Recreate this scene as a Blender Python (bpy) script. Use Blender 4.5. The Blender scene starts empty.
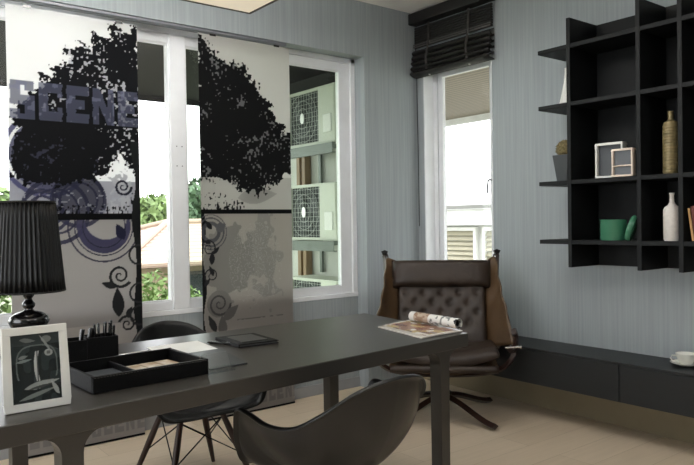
import bpy, bmesh, math, random
import numpy as np
from mathutils import Vector, Matrix
random.seed(7); rng = np.random.RandomState(5)
PI = math.pi
SC = bpy.context.scene
C = SC.collection

# ------------------------------------------------------------------ helpers
def lin(c):
    c = c / 255.0
    return c / 12.92 if c <= .04045 else ((c + .055) / 1.055) ** 2.4
def rgb(r, g, b): return (lin(r), lin(g), lin(b), 1)

def mat(name, col, rough=.6, metal=0, spec=None, bump=0, bscale=40, var=0, vscale=(8, 8, 8), coat=0, alpha=None):
    m = bpy.data.materials.new(name); m.use_nodes = True
    nt = m.node_tree; b = nt.nodes['Principled BSDF']
    b.inputs['Base Color'].default_value = col
    b.inputs['Roughness'].default_value = rough
    b.inputs['Metallic'].default_value = metal
    if spec is not None: b.inputs['Specular IOR Level'].default_value = spec
    if coat: b.inputs['Coat Weight'].default_value = coat; b.inputs['Coat Roughness'].default_value = .15
    tc = nt.nodes.new('ShaderNodeTexCoord')
    mp = nt.nodes.new('ShaderNodeMapping'); mp.inputs['Scale'].default_value = vscale
    nt.links.new(tc.outputs['Object'], mp.inputs['Vector'])
    nz = nt.nodes.new('ShaderNodeTexNoise'); nz.inputs['Scale'].default_value = 1; nz.inputs['Detail'].default_value = 6
    nt.links.new(mp.outputs['Vector'], nz.inputs['Vector'])
    rp = nt.nodes.new('ShaderNodeValToRGB')
    v = var if var else .04
    rp.color_ramp.elements[0].position = .3; rp.color_ramp.elements[1].position = .7
    rp.color_ramp.elements[0].color = tuple(max(0, x * (1 - v)) for x in col[:3]) + (1,)
    rp.color_ramp.elements[1].color = tuple(min(1, x * (1 + v)) for x in col[:3]) + (1,)
    nt.links.new(nz.outputs['Fac'], rp.inputs['Fac']); nt.links.new(rp.outputs['Color'], b.inputs['Base Color'])
    if bump:
        n2 = nt.nodes.new('ShaderNodeTexNoise'); n2.inputs['Scale'].default_value = bscale; n2.inputs['Detail'].default_value = 4
        nt.links.new(tc.outputs['Object'], n2.inputs['Vector'])
        bp = nt.nodes.new('ShaderNodeBump'); bp.inputs['Strength'].default_value = bump; bp.inputs['Distance'].default_value = .01
        nt.links.new(n2.outputs['Fac'], bp.inputs['Height']); nt.links.new(bp.outputs['Normal'], b.inputs['Normal'])
    return m

def mat_attr(name, rough=.7, transl=0):
    m = bpy.data.materials.new(name); m.use_nodes = True
    nt = m.node_tree; b = nt.nodes['Principled BSDF']; b.inputs['Roughness'].default_value = rough
    a = nt.nodes.new('ShaderNodeAttribute'); a.attribute_name = 'print'
    nt.links.new(a.outputs['Color'], b.inputs['Base Color'])
    if transl:
        t = nt.nodes.new('ShaderNodeBsdfTranslucent'); nt.links.new(a.outputs['Color'], t.inputs['Color'])
        mx = nt.nodes.new('ShaderNodeMixShader'); mx.inputs[0].default_value = transl
        nt.links.new(b.outputs[0], mx.inputs[1]); nt.links.new(t.outputs[0], mx.inputs[2])
        nt.links.new(mx.outputs[0], nt.nodes['Material Output'].inputs['Surface'])
    return m

def mat_glass(name, tint=(1, 1, 1, 1), gl=.06, rough=.02):
    m = bpy.data.materials.new(name); m.use_nodes = True
    nt = m.node_tree; nt.nodes.remove(nt.nodes['Principled BSDF'])
    t = nt.nodes.new('ShaderNodeBsdfTransparent'); t.inputs['Color'].default_value = tint
    g = nt.nodes.new('ShaderNodeBsdfGlossy'); g.inputs['Roughness'].default_value = rough
    mx = nt.nodes.new('ShaderNodeMixShader'); mx.inputs[0].default_value = gl
    nt.links.new(t.outputs[0], mx.inputs[1]); nt.links.new(g.outputs[0], mx.inputs[2])
    nt.links.new(mx.outputs[0], nt.nodes['Material Output'].inputs['Surface'])
    return m

def mat_stripe(name, c1, c2, axis, scale, rough=.6, dist=.0, bands='SAW', bump=.3):
    m = mat(name, c1, rough); nt = m.node_tree; b = nt.nodes['Principled BSDF']
    tc = nt.nodes.new('ShaderNodeTexCoord')
    w = nt.nodes.new('ShaderNodeTexWave'); w.bands_direction = axis; w.wave_profile = bands
    w.inputs['Scale'].default_value = scale; w.inputs['Distortion'].default_value = dist
    nt.links.new(tc.outputs['Object'], w.inputs['Vector'])
    rp = nt.nodes.new('ShaderNodeValToRGB'); rp.color_ramp.elements[0].color = c1; rp.color_ramp.elements[1].color = c2
    rp.color_ramp.elements[0].position = .2; rp.color_ramp.elements[1].position = .95
    nt.links.new(w.outputs['Fac'], rp.inputs['Fac']); nt.links.new(rp.outputs['Color'], b.inputs['Base Color'])
    bp = nt.nodes.new('ShaderNodeBump'); bp.inputs['Strength'].default_value = bump; bp.inputs['Distance'].default_value = .01
    nt.links.new(w.outputs['Fac'], bp.inputs['Height']); nt.links.new(bp.outputs['Normal'], b.inputs['Normal'])
    return m

class MB:
    def __init__(s): s.v = []; s.f = []
    def add(s, vs, fs):
        o = len(s.v); s.v += [tuple(v) for v in vs]; s.f += [tuple(i + o for i in f) for f in fs]; return s
    def box(s, x0, x1, y0, y1, z0, z1, M=None):
        vs = [Vector(p) for p in ((x0,y0,z0),(x1,y0,z0),(x1,y1,z0),(x0,y1,z0),(x0,y0,z1),(x1,y0,z1),(x1,y1,z1),(x0,y1,z1))]
        if M is not None: vs = [M @ v for v in vs]
        return s.add(vs, [(3,2,1,0),(4,5,6,7),(0,1,5,4),(1,2,6,5),(2,3,7,6),(3,0,4,7)])
    def prism(s, pts, a, b, f):
        """pts 2-D outline, f(p, t) gives the 3-D point; extruded from a to b"""
        n = len(pts)
        vs = [f(p, a) for p in pts] + [f(p, b) for p in pts]
        return s.add(vs, [tuple(range(n))[::-1], tuple(range(n, 2*n))] + [(i, (i+1) % n, n+(i+1) % n, n+i) for i in range(n)])
    def tube(s, pts, r, n=8, closed=False, cap=True, sx=1, sy=1, up=Vector((0, 0, 1))):
        P = [Vector(p) for p in pts]; rs = r if isinstance(r, (list, tuple)) else [r] * len(P)
        rings = []
        for i, p in enumerate(P):
            if closed: t = P[(i+1) % len(P)] - P[i-1]
            else: t = P[min(i+1, len(P)-1)] - P[max(i-1, 0)]
            t.normalize()
            a = up if abs(t.dot(up)) < .95 else Vector((1, 0, 0))
            u = t.cross(a).normalized(); w = u.cross(t).normalized()
            rings.append([p + (u * math.cos(2*PI*k/n) * sx + w * math.sin(2*PI*k/n) * sy) * rs[i] for k in range(n)])
        vs = [v for R in rings for v in R]; fs = []
        m = len(P)
        for i in range(m if closed else m-1):
            for k in range(n):
                j = (i+1) % m
                fs.append((i*n+k, i*n+(k+1) % n, j*n+(k+1) % n, j*n+k))
        if cap and not closed: fs += [tuple(range(n))[::-1], tuple(range((m-1)*n, m*n))]
        return s.add(vs, fs)
    def lathe(s, prof, c=(0, 0, 0), n=32, M=None):
        vs = []; fs = []
        for r, z in prof:
            for k in range(n):
                v = Vector((r*math.cos(2*PI*k/n), r*math.sin(2*PI*k/n), z))
                if M is not None: v = M @ v
                vs.append(v + Vector(c))
        for i in range(len(prof)-1):
            for k in range(n): fs.append((i*n+k, i*n+(k+1) % n, (i+1)*n+(k+1) % n, (i+1)*n+k))
        if prof[0][0] > 1e-4: fs.append(tuple(range(n))[::-1])
        if prof[-1][0] > 1e-4: fs.append(tuple(range((len(prof)-1)*n, len(prof)*n)))
        return s.add(vs, fs)
    def grid(s, fn, nu, nv):
        vs = [fn(i/nu, j/nv) for j in range(nv+1) for i in range(nu+1)]
        return s.add(vs, [(j*(nu+1)+i, j*(nu+1)+i+1, (j+1)*(nu+1)+i+1, (j+1)*(nu+1)+i) for j in range(nv) for i in range(nu)])
    def build(s, name, m, parent=None, smooth=False, bevel=0, solid=0, sub=0, seg=2, off=-1, angle=40, label=None):
        me = bpy.data.meshes.new(name); me.from_pydata([tuple(v) for v in s.v], [], s.f); me.update()
        bm = bmesh.new(); bm.from_mesh(me); bmesh.ops.remove_doubles(bm, verts=bm.verts, dist=1e-5)
        bmesh.ops.recalc_face_normals(bm, faces=bm.faces); bm.to_mesh(me); bm.free()
        o = bpy.data.objects.new(name, me); C.objects.link(o); me.materials.append(m)
        if smooth:
            for p in me.polygons: p.use_smooth = True
            try: me.set_sharp_from_angle(angle=math.radians(angle))
            except Exception: pass
        if solid:
            q = o.modifiers.new('s', 'SOLIDIFY'); q.thickness = solid; q.offset = off
        if bevel:
            q = o.modifiers.new('b', 'BEVEL'); q.width = bevel; q.segments = seg; q.limit_method = 'ANGLE'; q.angle_limit = math.radians(35)
        if sub:
            q = o.modifiers.new('u', 'SUBSURF'); q.levels = sub; q.render_levels = sub
        if parent: o.parent = parent
        if label: o['label'] = label
        return o

def empty(name, loc=(0, 0, 0), rz=0, label=None, cat=None, group=None, rot=None):
    o = bpy.data.objects.new(name, None); C.objects.link(o); o.location = loc
    o.rotation_euler = rot if rot else (0, 0, rz); o.empty_display_size = .05
    return tag(o, label, cat, group)
def tag(o, label=None, cat=None, group=None, kind=None):
    if label: o['label'] = label
    if cat: o['category'] = cat
    if group: o['group'] = group
    if kind: o['kind'] = kind
    return o
def struct(o): o['kind'] = 'structure'; return o
def kids(o): return [c for c in bpy.data.objects if c.parent == o]
def copy_tree(o, parent=None):
    c = o.copy(); C.objects.link(c)
    if parent: c.parent = parent
    for k in kids(o): copy_tree(k, c)
    return c
def bez(p0, p1, p2, p3, n=12):
    p0, p1, p2, p3 = map(Vector, (p0, p1, p2, p3)); r = []
    for i in range(n+1):
        t = i/n; r.append(p0*(1-t)**3 + p1*3*t*(1-t)**2 + p2*3*t*t*(1-t) + p3*t**3)
    return r
def spline(pts, n=6):
    P = [Vector(p) for p in pts]; out = []
    for i in range(len(P)-1):
        a = P[max(i-1, 0)]; b = P[i]; c = P[i+1]; d = P[min(i+2, len(P)-1)]
        for k in range(n):
            t = k/n
            out.append(.5*((2*b) + (c-a)*t + (2*a-5*b+4*c-d)*t*t + (3*b-a-3*c+d)*t**3))
    out.append(P[-1]); return out

# ------------------------------------------------------------------ camera (stands in the room at seated eye height)
F = 680.; YAW = math.radians(38.0); PITCH = 9.7/680; ROLL = .0155
f = Vector((math.sin(YAW)*math.cos(PITCH), math.cos(YAW)*math.cos(PITCH), -math.sin(PITCH)))
r = Vector((math.cos(YAW), -math.sin(YAW), 0)); u = r.cross(f)
c_, s_ = math.cos(ROLL), math.sin(ROLL)
R2 = c_*r - s_*u; U2 = c_*u + s_*r
cd = bpy.data.cameras.new('camera'); cam = bpy.data.objects.new('camera', cd); C.objects.link(cam)
cd.sensor_width = 36; cd.lens = 36*F/694; cd.clip_start = .05; cd.clip_end = 300
M = Matrix.Identity(4)
for i in range(3): M[i][0] = R2[i]; M[i][1] = U2[i]; M[i][2] = -f[i]
M[2][3] = 1.215
cam.matrix_world = M; SC.camera = cam

# ------------------------------------------------------------------ materials
def wall_mat(name, c, k=.09):
    m = mat(name, c, .75, var=k, vscale=(70, 70, 1.6)); return m
M_wall = wall_mat('blue_grey_wallpaper', rgb(152, 159, 162))
M_ceil = mat('ceiling_paint', rgb(238, 236, 232), .8)
M_pvc = mat('white_window_plastic', rgb(228, 230, 233), .35)
M_black = mat('black_stained_wood', rgb(17, 19, 20), .55, spec=.25, var=.15, vscale=(3, 40, 40))
M_bench = mat('charcoal_laminate', rgb(30, 33, 35), .45, var=.1, vscale=(40, 4, 40))
M_desk = mat('charcoal_desk_paint', rgb(57, 54, 50), .34, var=.05, vscale=(3, 14, 14), bump=.03, bscale=12)
M_shell = mat('black_moulded_plastic', rgb(15, 15, 15), .32)
M_walnut = mat('dark_walnut', rgb(48, 28, 20), .4, var=.2, vscale=(50, 50, 6))
M_wire = mat('black_wire', rgb(16, 16, 16), .4, metal=.6)
M_leather = mat('brown_leather', rgb(46, 34, 26), .5, bump=.35, bscale=28, var=.18, vscale=(9, 9, 9))
M_sling = mat('tan_leather', rgb(84, 64, 43), .42, bump=.3, bscale=22, var=.15, vscale=(9, 9, 9))
M_bent = mat('rosewood_bentwood', rgb(44, 26, 20), .3, var=.15, vscale=(4, 50, 50))
M_chrome = mat('chrome', rgb(200, 200, 200), .15, metal=1)
M_blackgloss = mat('black_glazed_ceramic', rgb(17, 16, 17), .08, coat=.5)
M_shade = mat('black_pleated_fabric', rgb(10, 10, 11), .42, spec=.45)
M_bleather = mat('black_leatherette', rgb(9, 9, 10), .5, spec=.2, bump=.1, bscale=150)
M_white = mat('white_paint', rgb(225, 225, 220), .4)
M_paper = mat('white_paper', rgb(240, 241, 238), .8)
M_cream = mat('cream_plastic', rgb(222, 205, 190), .4)
M_porc = mat('white_porcelain', rgb(222, 222, 214), .2)
M_green = mat('teal_green_enamel', rgb(62, 118, 92), .25)
M_bamboo = mat('dark_bamboo', rgb(20, 18, 18), .6, var=.3, vscale=(60, 4, 90))
M_tape = mat('black_blind_tape', rgb(52, 48, 46), .8)
M_glass = mat_glass('window_glass', gl=.03)
M_glass_g = mat_glass('greenish_window_glass', (.93, .97, .93, 1), .03)
M_acr = mat_glass('clear_acrylic', (.93, .95, .96, 1), .12, .05)
M_track = mat('grey_metal_track', rgb(120, 122, 128), .4, metal=.3)
M_print = mat_attr('printed_fabric', .85, .7)
M_pic = mat_attr('printed_photo', .25)
M_mag = mat_attr('printed_magazine_page', .25)

def floor_mat():
    m = mat('pale_wood_laminate', rgb(197, 183, 160), .42); nt = m.node_tree; b = nt.nodes['Principled BSDF']
    tc = nt.nodes.new('ShaderNodeTexCoord')
    br = nt.nodes.new('ShaderNodeTexBrick'); br.inputs['Scale'].default_value = 1
    br.inputs['Brick Width'].default_value = 1.2; br.inputs['Row Height'].default_value = .19
    br.inputs['Mortar Size'].default_value = .0012
    br.inputs['Color1'].default_value = rgb(222, 206, 184); br.inputs['Color2'].default_value = rgb(214, 197, 174)
    br.inputs['Mortar'].default_value = rgb(180, 162, 137)
    nt.links.new(tc.outputs['Object'], br.inputs['Vector'])
    mp = nt.nodes.new('ShaderNodeMapping'); mp.inputs['Scale'].default_value = (2, 28, 1)
    nz = nt.nodes.new('ShaderNodeTexNoise'); nz.inputs['Scale'].default_value = 1.5; nz.inputs['Detail'].default_value = 8
    nt.links.new(tc.outputs['Object'], mp.inputs['Vector']); nt.links.new(mp.outputs['Vector'], nz.inputs['Vector'])
    rp = nt.nodes.new('ShaderNodeValToRGB'); rp.color_ramp.elements[0].color = (.86, .84, .82, 1); rp.color_ramp.elements[1].color = (1.04, 1.03, 1.02, 1)
    nt.links.new(nz.outputs['Fac'], rp.inputs['Fac'])
    mx = nt.nodes.new('ShaderNodeMix'); mx.data_type = 'RGBA'; mx.blend_type = 'MULTIPLY'; mx.inputs['Factor'].default_value = 1
    nt.links.new(br.outputs['Color'], mx.inputs[6]); nt.links.new(rp.outputs['Color'], mx.inputs[7])
    nt.links.new(mx.outputs[2], b.inputs['Base Color'])
    return m
M_floor = floor_mat()

# ------------------------------------------------------------------ room
XR, YB, ZT = 3.69, 3.819, 2.815
XL, YS = -1.7, -2.3
struct(MB().box(XL-.15, XR+.2, YS-.15, 4.05, -.12, 0).build('floor', M_floor))
struct(MB().box(XL-.15, XR+.2, YS-.15, 4.05, ZT, ZT+.12).build('ceiling', M_ceil))
w = MB()
w.box(XL, XR+.001, YB, 4.05, 2.42, ZT)
w.box(3.165, XR+.16, YB, 4.05, 0, 2.42)
w.box(XL, 3.165, 3.929, 4.05, 0, .67)
w.box(XL, -.9, 3.929, 4.05, .67, 2.42)
struct(w.build('wall_north', M_wall))
y0, y1, z0, z1 = 3.075, 3.74, .72, 2.40
w = MB(); w.box(XR, XR+.16, YS, y0, 0, ZT).box(XR, XR+.16, y1, YB, 0, ZT).box(XR, XR+.16, y0, y1, 0, z0).box(XR, XR+.16, y0, y1, z1, ZT)
struct(w.build('wall_east', M_wall))
struct(MB().box(XL-.15, XL, YS, 1.1, 0, ZT).box(XL-.15, XL, 3.2, 4.05, 0, ZT).box(XL-.15, XL, 1.1, 3.2, 0, .5).box(XL-.15, XL, 1.1, 3.2, 2.45, ZT).build('wall_west', M_wall))
W3 = struct(MB().box(XL-.1, XL-.04, 1.1, 3.2, .5, .56).box(XL-.1, XL-.04, 1.1, 3.2, 2.39, 2.45).box(XL-.1, XL-.04, 1.1, 1.16, .56, 2.39).box(XL-.1, XL-.04, 3.14, 3.2, .56, 2.39)
            .box(XL-.1, XL-.04, 2.12, 2.18, .56, 2.39).build('added_window', M_pvc, bevel=.003))  # unseen window added in the west wall to let in more daylight
MB().box(XL-.072, XL-.068, 1.16, 2.12, .56, 2.39).box(XL-.072, XL-.068, 2.18, 3.14, .56, 2.39).build('pane', M_glass, W3)
struct(MB().box(XL-.15, XR+.16, YS-.15, YS, 0, ZT).build('wall_south', M_wall))
struct(MB().box(XL, 3.165, 3.914, 3.929, 0, .075).build('baseboard_north', mat('grey_baseboard', rgb(150, 152, 154), .5), bevel=.003))
struct(MB().box(3.678, 3.69, YS, YB, 0, .20).build('baseboard_east', mat('beige_baseboard', rgb(150, 138, 112), .5), bevel=.003))

# big window: frame with a wide mullion, panes behind
W1 = struct(MB().box(-.9, 3.165, 3.925, 4.03, .67, .70).box(-.9, 3.165, 3.93, 4.03, 2.385, 2.42)
            .box(-.9, -.87, 3.93, 4.03, .67, 2.42).box(3.125, 3.165, 3.93, 4.03, .67, 2.42).build('window_1', M_pvc, bevel=.003))
def sash(parent, x0, x1, ya=3.945, yb=3.985, z0=.70, z1=2.385, lw=.06, rw=.06, bw=.05, tw=.06, gm=M_glass):
    s = MB().box(x0, x1, ya, yb, z0, z0+bw).box(x0, x1, ya, yb, z1-tw, z1).box(x0, x0+lw, ya, yb, z0+bw, z1-tw).box(x1-rw, x1, ya, yb, z0+bw, z1-tw)
    # glazing bead
    s.box(x0+lw, x1-rw, ya+.006, ya+.018, z0+bw, z0+bw+.012).box(x0+lw, x1-rw, ya+.006, ya+.018, z1-tw-.012, z1-tw)
    o = s.build('sash', M_pvc, parent, bevel=.003)
    MB().box(x0+lw, x1-rw, ya+.016, ya+.021, z0+bw, z1-tw).build('pane', gm, o)
    return o
sash(W1, -.87, .42); sash(W1, .42, 1.74, lw=.07, rw=.03); sash(W1, 1.80, 3.125, lw=.035, rw=.10, gm=M_glass_g)
mul = MB().box(1.72, 1.822, 3.93, 4.02, .70, 2.385).build('mullion', M_pvc, W1, bevel=.003)
for zz in (1.58, 1.70):
    for xx in (1.755, 1.79):
        MB().lathe([(0, 0), (.004, .001), (.004, .003), (0, .003)], n=8, M=Matrix.Rotation(PI/2, 4, 'X')).build('screw', M_track, mul).location = (xx, 3.931, zz)
# narrow window in the east wall
W2 = struct(MB().box(3.78, 3.85, y0, y0+.05, z0, z1).box(3.78, 3.85, y1-.05, y1, z0, z1).box(3.78, 3.85, y0+.05, y1-.05, z0, z0+.05)
            .box(3.78, 3.85, y0+.05, y1-.05, z1-.05, z1).build('window_2', M_pvc, bevel=.003))
s = MB().box(3.79, 3.825, y0+.05, y0+.105, z0+.05, z1-.05).box(3.79, 3.825, y1-.095, y1-.05, z0+.05, z1-.05).box(3.79, 3.825, y0+.105, y1-.095, z0+.05, z0+.1).box(3.79, 3.825, y0+.105, y1-.095, z1-.085, z1-.05)
so = s.build('sash', M_pvc, W2, bevel=.003)
MB().box(3.805, 3.81, y0+.105, y1-.095, z0+.1, z1-.085).build('pane', M_glass, so)
MB().tube([(3.79, 3.165, 1.50), (3.765, 3.168, 1.505), (3.76, 3.18, 1.50), (3.76, 3.186, 1.46), (3.762, 3.186, 1.41)], .006, 8).build('window_handle', M_track, so, smooth=True)
MB().box(3.685, 3.80, y0, y1, z0-.0, z0+.012).build('sill', M_pvc, W2)
# linings of the narrow window opening
MB().box(3.685, 3.78, y1-.012, y1, z0+.012, z1).box(3.685, 3.78, y0, y0+.008, z0+.012, z1).build('reveal_lining', M_pvc, W2)

# ------------------------------------------------------------------ printed hanging panels
def vnoise(X, Y, sc, seed):
    g = np.random.RandomState(seed).rand(64, 64)
    x = X*sc; y = Y*sc; xi = np.floor(x).astype(int); yi = np.floor(y).astype(int)
    fx = x-xi; fy = y-yi; fx = fx*fx*(3-2*fx); fy = fy*fy*(3-2*fy)
    a = g[xi % 64, yi % 64]; b = g[(xi+1) % 64, yi % 64]; c = g[xi % 64, (yi+1) % 64]; d = g[(xi+1) % 64, (yi+1) % 64]
    return (a*(1-fx)+b*fx)*(1-fy) + (c*(1-fx)+d*fx)*fy
def inpoly(X, Y, pts):
    ins = np.zeros(X.shape, bool); n = len(pts)
    for i in range(n):
        xa, ya = pts[i]; xb, yb = pts[(i+1) % n]
        if ya == yb: continue
        c = ((ya > Y) != (yb > Y)) & (X < (xb-xa)*(Y-ya)/(yb-ya)+xa); ins ^= c
    return ins
GL = {'S': ["#####", "##.##", "##...", "#####", "#####", "...##", "##.##", "#####"],
      'C': ["#####", "#####", "##..#", "##...", "##...", "##..#", "#####", "#####"],
      'E': ["#####", "#####", "##...", "####.", "####.", "##...", "#####", "#####"],
      'N': ["##..##", "###.##", "###.##", "######", "######", "##.###", "##.###", "##..##"]}
def text(X, Z, word, x0, z0, cw, h, gap):
    m = np.zeros(X.shape, bool)
    for i, ch in enumerate(word):
        if ch not in GL: continue
        a = x0+i*(cw+gap)
        nc = len(GL[ch][0]); ci = np.floor((X-a)/cw*nc).astype(int); ri = np.floor((z0+h-Z)/h*8).astype(int)
        ok = (ci >= 0) & (ci < nc) & (ri >= 0) & (ri < 8)
        g = np.array([[c == '#' for c in row] for row in GL[ch]])
        if ch == 'N':
            p = (X-a)/cw; q = (z0+h-Z)/h
            m |= ok & ((p < .30) | (p > .70) | (np.abs(p-.15-q*.70) < .17)); continue
        m |= ok & g[np.clip(ri, 0, 7), np.clip(ci, 0, nc-1)]
    return m
def spiral(X, Z, cx, cz, R, wdt, turns=2.0, ph=0, sgn=1):
    dx = X-cx; dz = Z-cz; rr = np.hypot(dx, dz); th = (np.arctan2(dz, dx)*sgn+ph) % (2*PI)
    m = np.zeros(X.shape, bool)
    for k in range(int(math.ceil(turns))):
        t = (th+2*PI*k)/(2*PI*turns)
        m |= (np.abs(rr-R*t) < wdt*(.45+.8*t)) & (t <= 1)
    return m
def leaf(X, Z, cx, cz, L, W, ang):
    a = math.cos(ang); b = math.sin(ang); p = (X-cx)*a+(Z-cz)*b; q = -(X-cx)*b+(Z-cz)*a
    t = np.clip(p/L, -1, 1); return (np.abs(p) < L) & (np.abs(q) < W*(1-t*t)*(1-.35*t))
def S(*c): return np.array([lin(x) for x in c])
def put(col, m, c, a=1.0):
    col[m] = col[m]*(1-a)+S(*c)*a
T1 = [(1.486, 2.375), (1.45, 2.34), (1.42, 2.307), (1.375, 2.339), (1.353, 2.381), (1.33, 2.354), (1.34, 2.277), (1.317, 2.251), (1.289, 2.258), (1.256, 2.292), (1.229, 2.293), (1.239, 2.24), (1.205, 2.191), (1.163, 2.217), (1.142, 2.225), (1.141, 2.181), (1.099, 2.186), (1.088, 2.147), (1.108, 2.112), (1.066, 2.095), (1.04, 2.081), (1.024, 2.031), (0.979, 2.041), (0.944, 2.048), (0.943, 2.011), (0.993, 2.001), (0.982, 1.973), (0.932, 1.93), (0.872, 1.882), (0.833, 1.858), (0.813, 1.815), (0.821, 1.748), (0.859, 1.725), (0.819, 1.645), (0.794, 1.592), (0.793, 1.525), (0.811, 1.474), (0.854, 1.454), (0.912, 1.445), (0.972, 1.457), (1.012, 1.437), (1.095, 1.449), (1.169, 1.462), (1.245, 1.475), (1.29, 1.51), (1.325, 1.556), (1.348, 1.602), (1.394, 1.616), (1.417, 1.582), (1.433, 1.526), (1.50, 1.504), (1.5, 2.375)]
T2 = [(1.85, 2.407), (1.9, 2.376), (1.934, 2.357), (1.959, 2.287), (2.0, 2.274), (2.027, 2.246), (2.069, 2.227), (2.09, 2.242), (2.112, 2.27), (2.125, 2.196), (2.154, 2.225), (2.198, 2.218), (2.197, 2.173), (2.24, 2.146), (2.285, 2.139), (2.313, 2.038), (2.358, 2.009), (2.388, 1.966), (2.433, 1.891), (2.48, 1.881), (2.487, 1.842), (2.447, 1.806), (2.518, 1.817), (2.56, 1.805), (2.56, 1.549), (2.473, 1.541), (2.409, 1.492), (2.347, 1.465), (2.331, 1.418), (2.196, 1.417), (2.139, 1.448), (2.082, 1.484), (1.998, 1.495), (1.93, 1.499), (1.85, 1.503)]
def tree_mask(X, Z, T, seed):
    a = .022; dx = (vnoise(X, Z, 30, seed)-.5)*a*2+(vnoise(X, Z, 85, seed+1)-.5)*.045
    dz = (vnoise(X, Z, 30, seed+2)-.5)*a*2+(vnoise(X, Z, 85, seed+3)-.5)*.045
    m = inpoly(X+dx, Z+dz, T)
    hole = ((vnoise(X, Z, 75, seed+5)*.6+vnoise(X, Z, 8, seed+6)*.4) > .74) | (vnoise(X, Z, 110, seed+7)*vnoise(X, Z, 17, seed+8) > .72)
    return m, hole & m
def grass(X, Z, zb, h, seed):
    n = vnoise(X, Z*.35, 95, seed); hh = vnoise(X, X*0, 11, seed+1)*.7+.3
    return (n > .50+.35*(Z-zb)/h/hh) & (Z > zb) & (Z < zb+h*1.15) | ((vnoise(X, Z, 85, seed+3) > .78) & (Z > zb) & (Z < zb+h*1.3*hh))
def paint1(X, Z):
    col = np.zeros(X.shape+(3,)); col[:] = S(246, 246, 247)
    low = Z < 1.255; put(col, low, (180, 177, 175)); put(col, Z < .665, (203, 199, 195))
    mid = (Z >= 1.255) & (Z < 1.47); put(col, mid, (160, 160, 170), .8)
    # rings behind the tree on the left
    for R, wd, c in ((.165, .022, (104, 104, 132)), (.125, .010, (140, 140, 170)), (.215, .012, (100, 100, 140))):
        rr = np.hypot(X-.98, Z-1.60); put(col, np.abs(rr-R) < wd, c, .9)
    for cx, cz, R in ((.95, 1.31, .10), (1.14, 1.36, .14), (1.02, 1.30, .17)):
        rr = np.hypot(X-cx, Z-cz); put(col, (np.abs(rr-R) < .011) & (Z > 1.1), (68, 69, 94), .9)
        put(col, (np.abs(rr-R*.7) < .006) & (Z > 1.1), (68, 69, 94), .9)
    put(col, (np.hypot((X-1.14), (Z-1.38)) < .14) & (Z > 1.255) & (Z < 1.5), (58, 60, 82), .8)
    tm, h = tree_mask(X, Z, T1, 11); cc = (24, 25, 30)
    put(col, tm, cc)
    put(col, h & (X > 1.25) | (h & (Z > 1.85)), (225, 225, 230), .85)
    put(col, h & (X <= 1.25) & (Z < 1.85), (90, 92, 115), .6)
    # light ragged patch with a curl between tree and dark strip
    pm = inpoly(X+(vnoise(X, Z, 30, 3)-.5)*.06, Z+(vnoise(X, Z, 30, 4)-.5)*.06, [(1.30, 1.28), (1.33, 1.40), (1.31, 1.50), (1.37, 1.55), (1.41, 1.50), (1.42, 1.28)])
    put(col, pm & (vnoise(X, Z, 60, 8) > .36), (196, 196, 200))
    put(col, spiral(X, Z, 1.385, 1.44, .05, .006, 2), (50, 52, 66))
    # big lettering
    tx = text(X+(vnoise(X, Z, 40, 21)-.5)*.008, Z, 'SCENE', .805, 1.785, .118, .20, .022)
    outl = text(X, Z, 'SCENE', .797, 1.777, .130, .216, .010)
    put(col, tx, (104, 108, 130), .72)
    put(col, tx & (vnoise(X, Z, 38, 31) > .72), (150, 152, 178), .5)
    # grass + ground bar
    put(col, grass(X, Z, 1.275, .11, 41), (22, 24, 34)); put(col, (Z > 1.275) & (Z < 1.42) & (vnoise(X, Z, 80, 42) > .80), (185, 187, 195), .8)
    put(col, (Z > 1.252) & (Z < 1.288), (14, 15, 18))
    # purple arcs under the bar
    a = (Z < 1.252)
    cx, cz = 1.275, 1.215
    rr = np.hypot(X-cx, Z-cz); rr2 = np.hypot(X-cx-.01, Z-cz-.045)
    put(col, a & (rr < .150) & (rr2 > .118), (88, 87, 116), .95)
    for R, wd in ((.162, .0035), (.196, .0045), (.118, .003)): put(col, a & (np.abs(rr-R) < wd), (66, 66, 88), .9)
    put(col, a & leaf(X, Z, 1.365, 1.185, .05, .028, 2.0), (58, 60, 84))
    for R in (.15, .185): put(col, a & (np.abs(np.hypot(X-.93, Z-1.36)-R) < .009), (70, 72, 100), .9)
    # dark strip at the right edge with scrolls
    edge = 1.447+.012*np.sin(Z*14)+.02*(vnoise(X*0, Z, 6, 77)-.5)
    put(col, (X > edge) & (Z < 1.70) & (Z > .55), (40, 42, 44))
    put(col, spiral(X, Z, 1.358, .935, .068, .007, 2.0, .6), (52, 54, 56))
    put(col, spiral(X, Z, 1.395, .655, .050, .006, 1.8, 2.2), (58, 60, 62))
    put(col, leaf(X, Z, 1.345, .785, .085, .034, PI/2+.05), (56, 58, 60))
    put(col, leaf(X, Z, 1.295, .885, .045, .018, 2.8), (56, 58, 60))
    put(col, leaf(X, Z, 1.408, .725, .035, .015, 1.0), (56, 58, 60))
    for zz in (.83, 1.05, .70): put(col, np.abs(np.hypot(X-1.47, Z-zz)-.055) < .006, (60, 62, 64))
    put(col, text(X, Z, 'SCENE.SCENE', .80, .045, .050, .12, .014), (172, 168, 168), .9)
    put(col, text(X, Z, 'SCENE.SCENE', .80, .20, .050, .07, .014), (184, 180, 178), .9)
    return col
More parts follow.
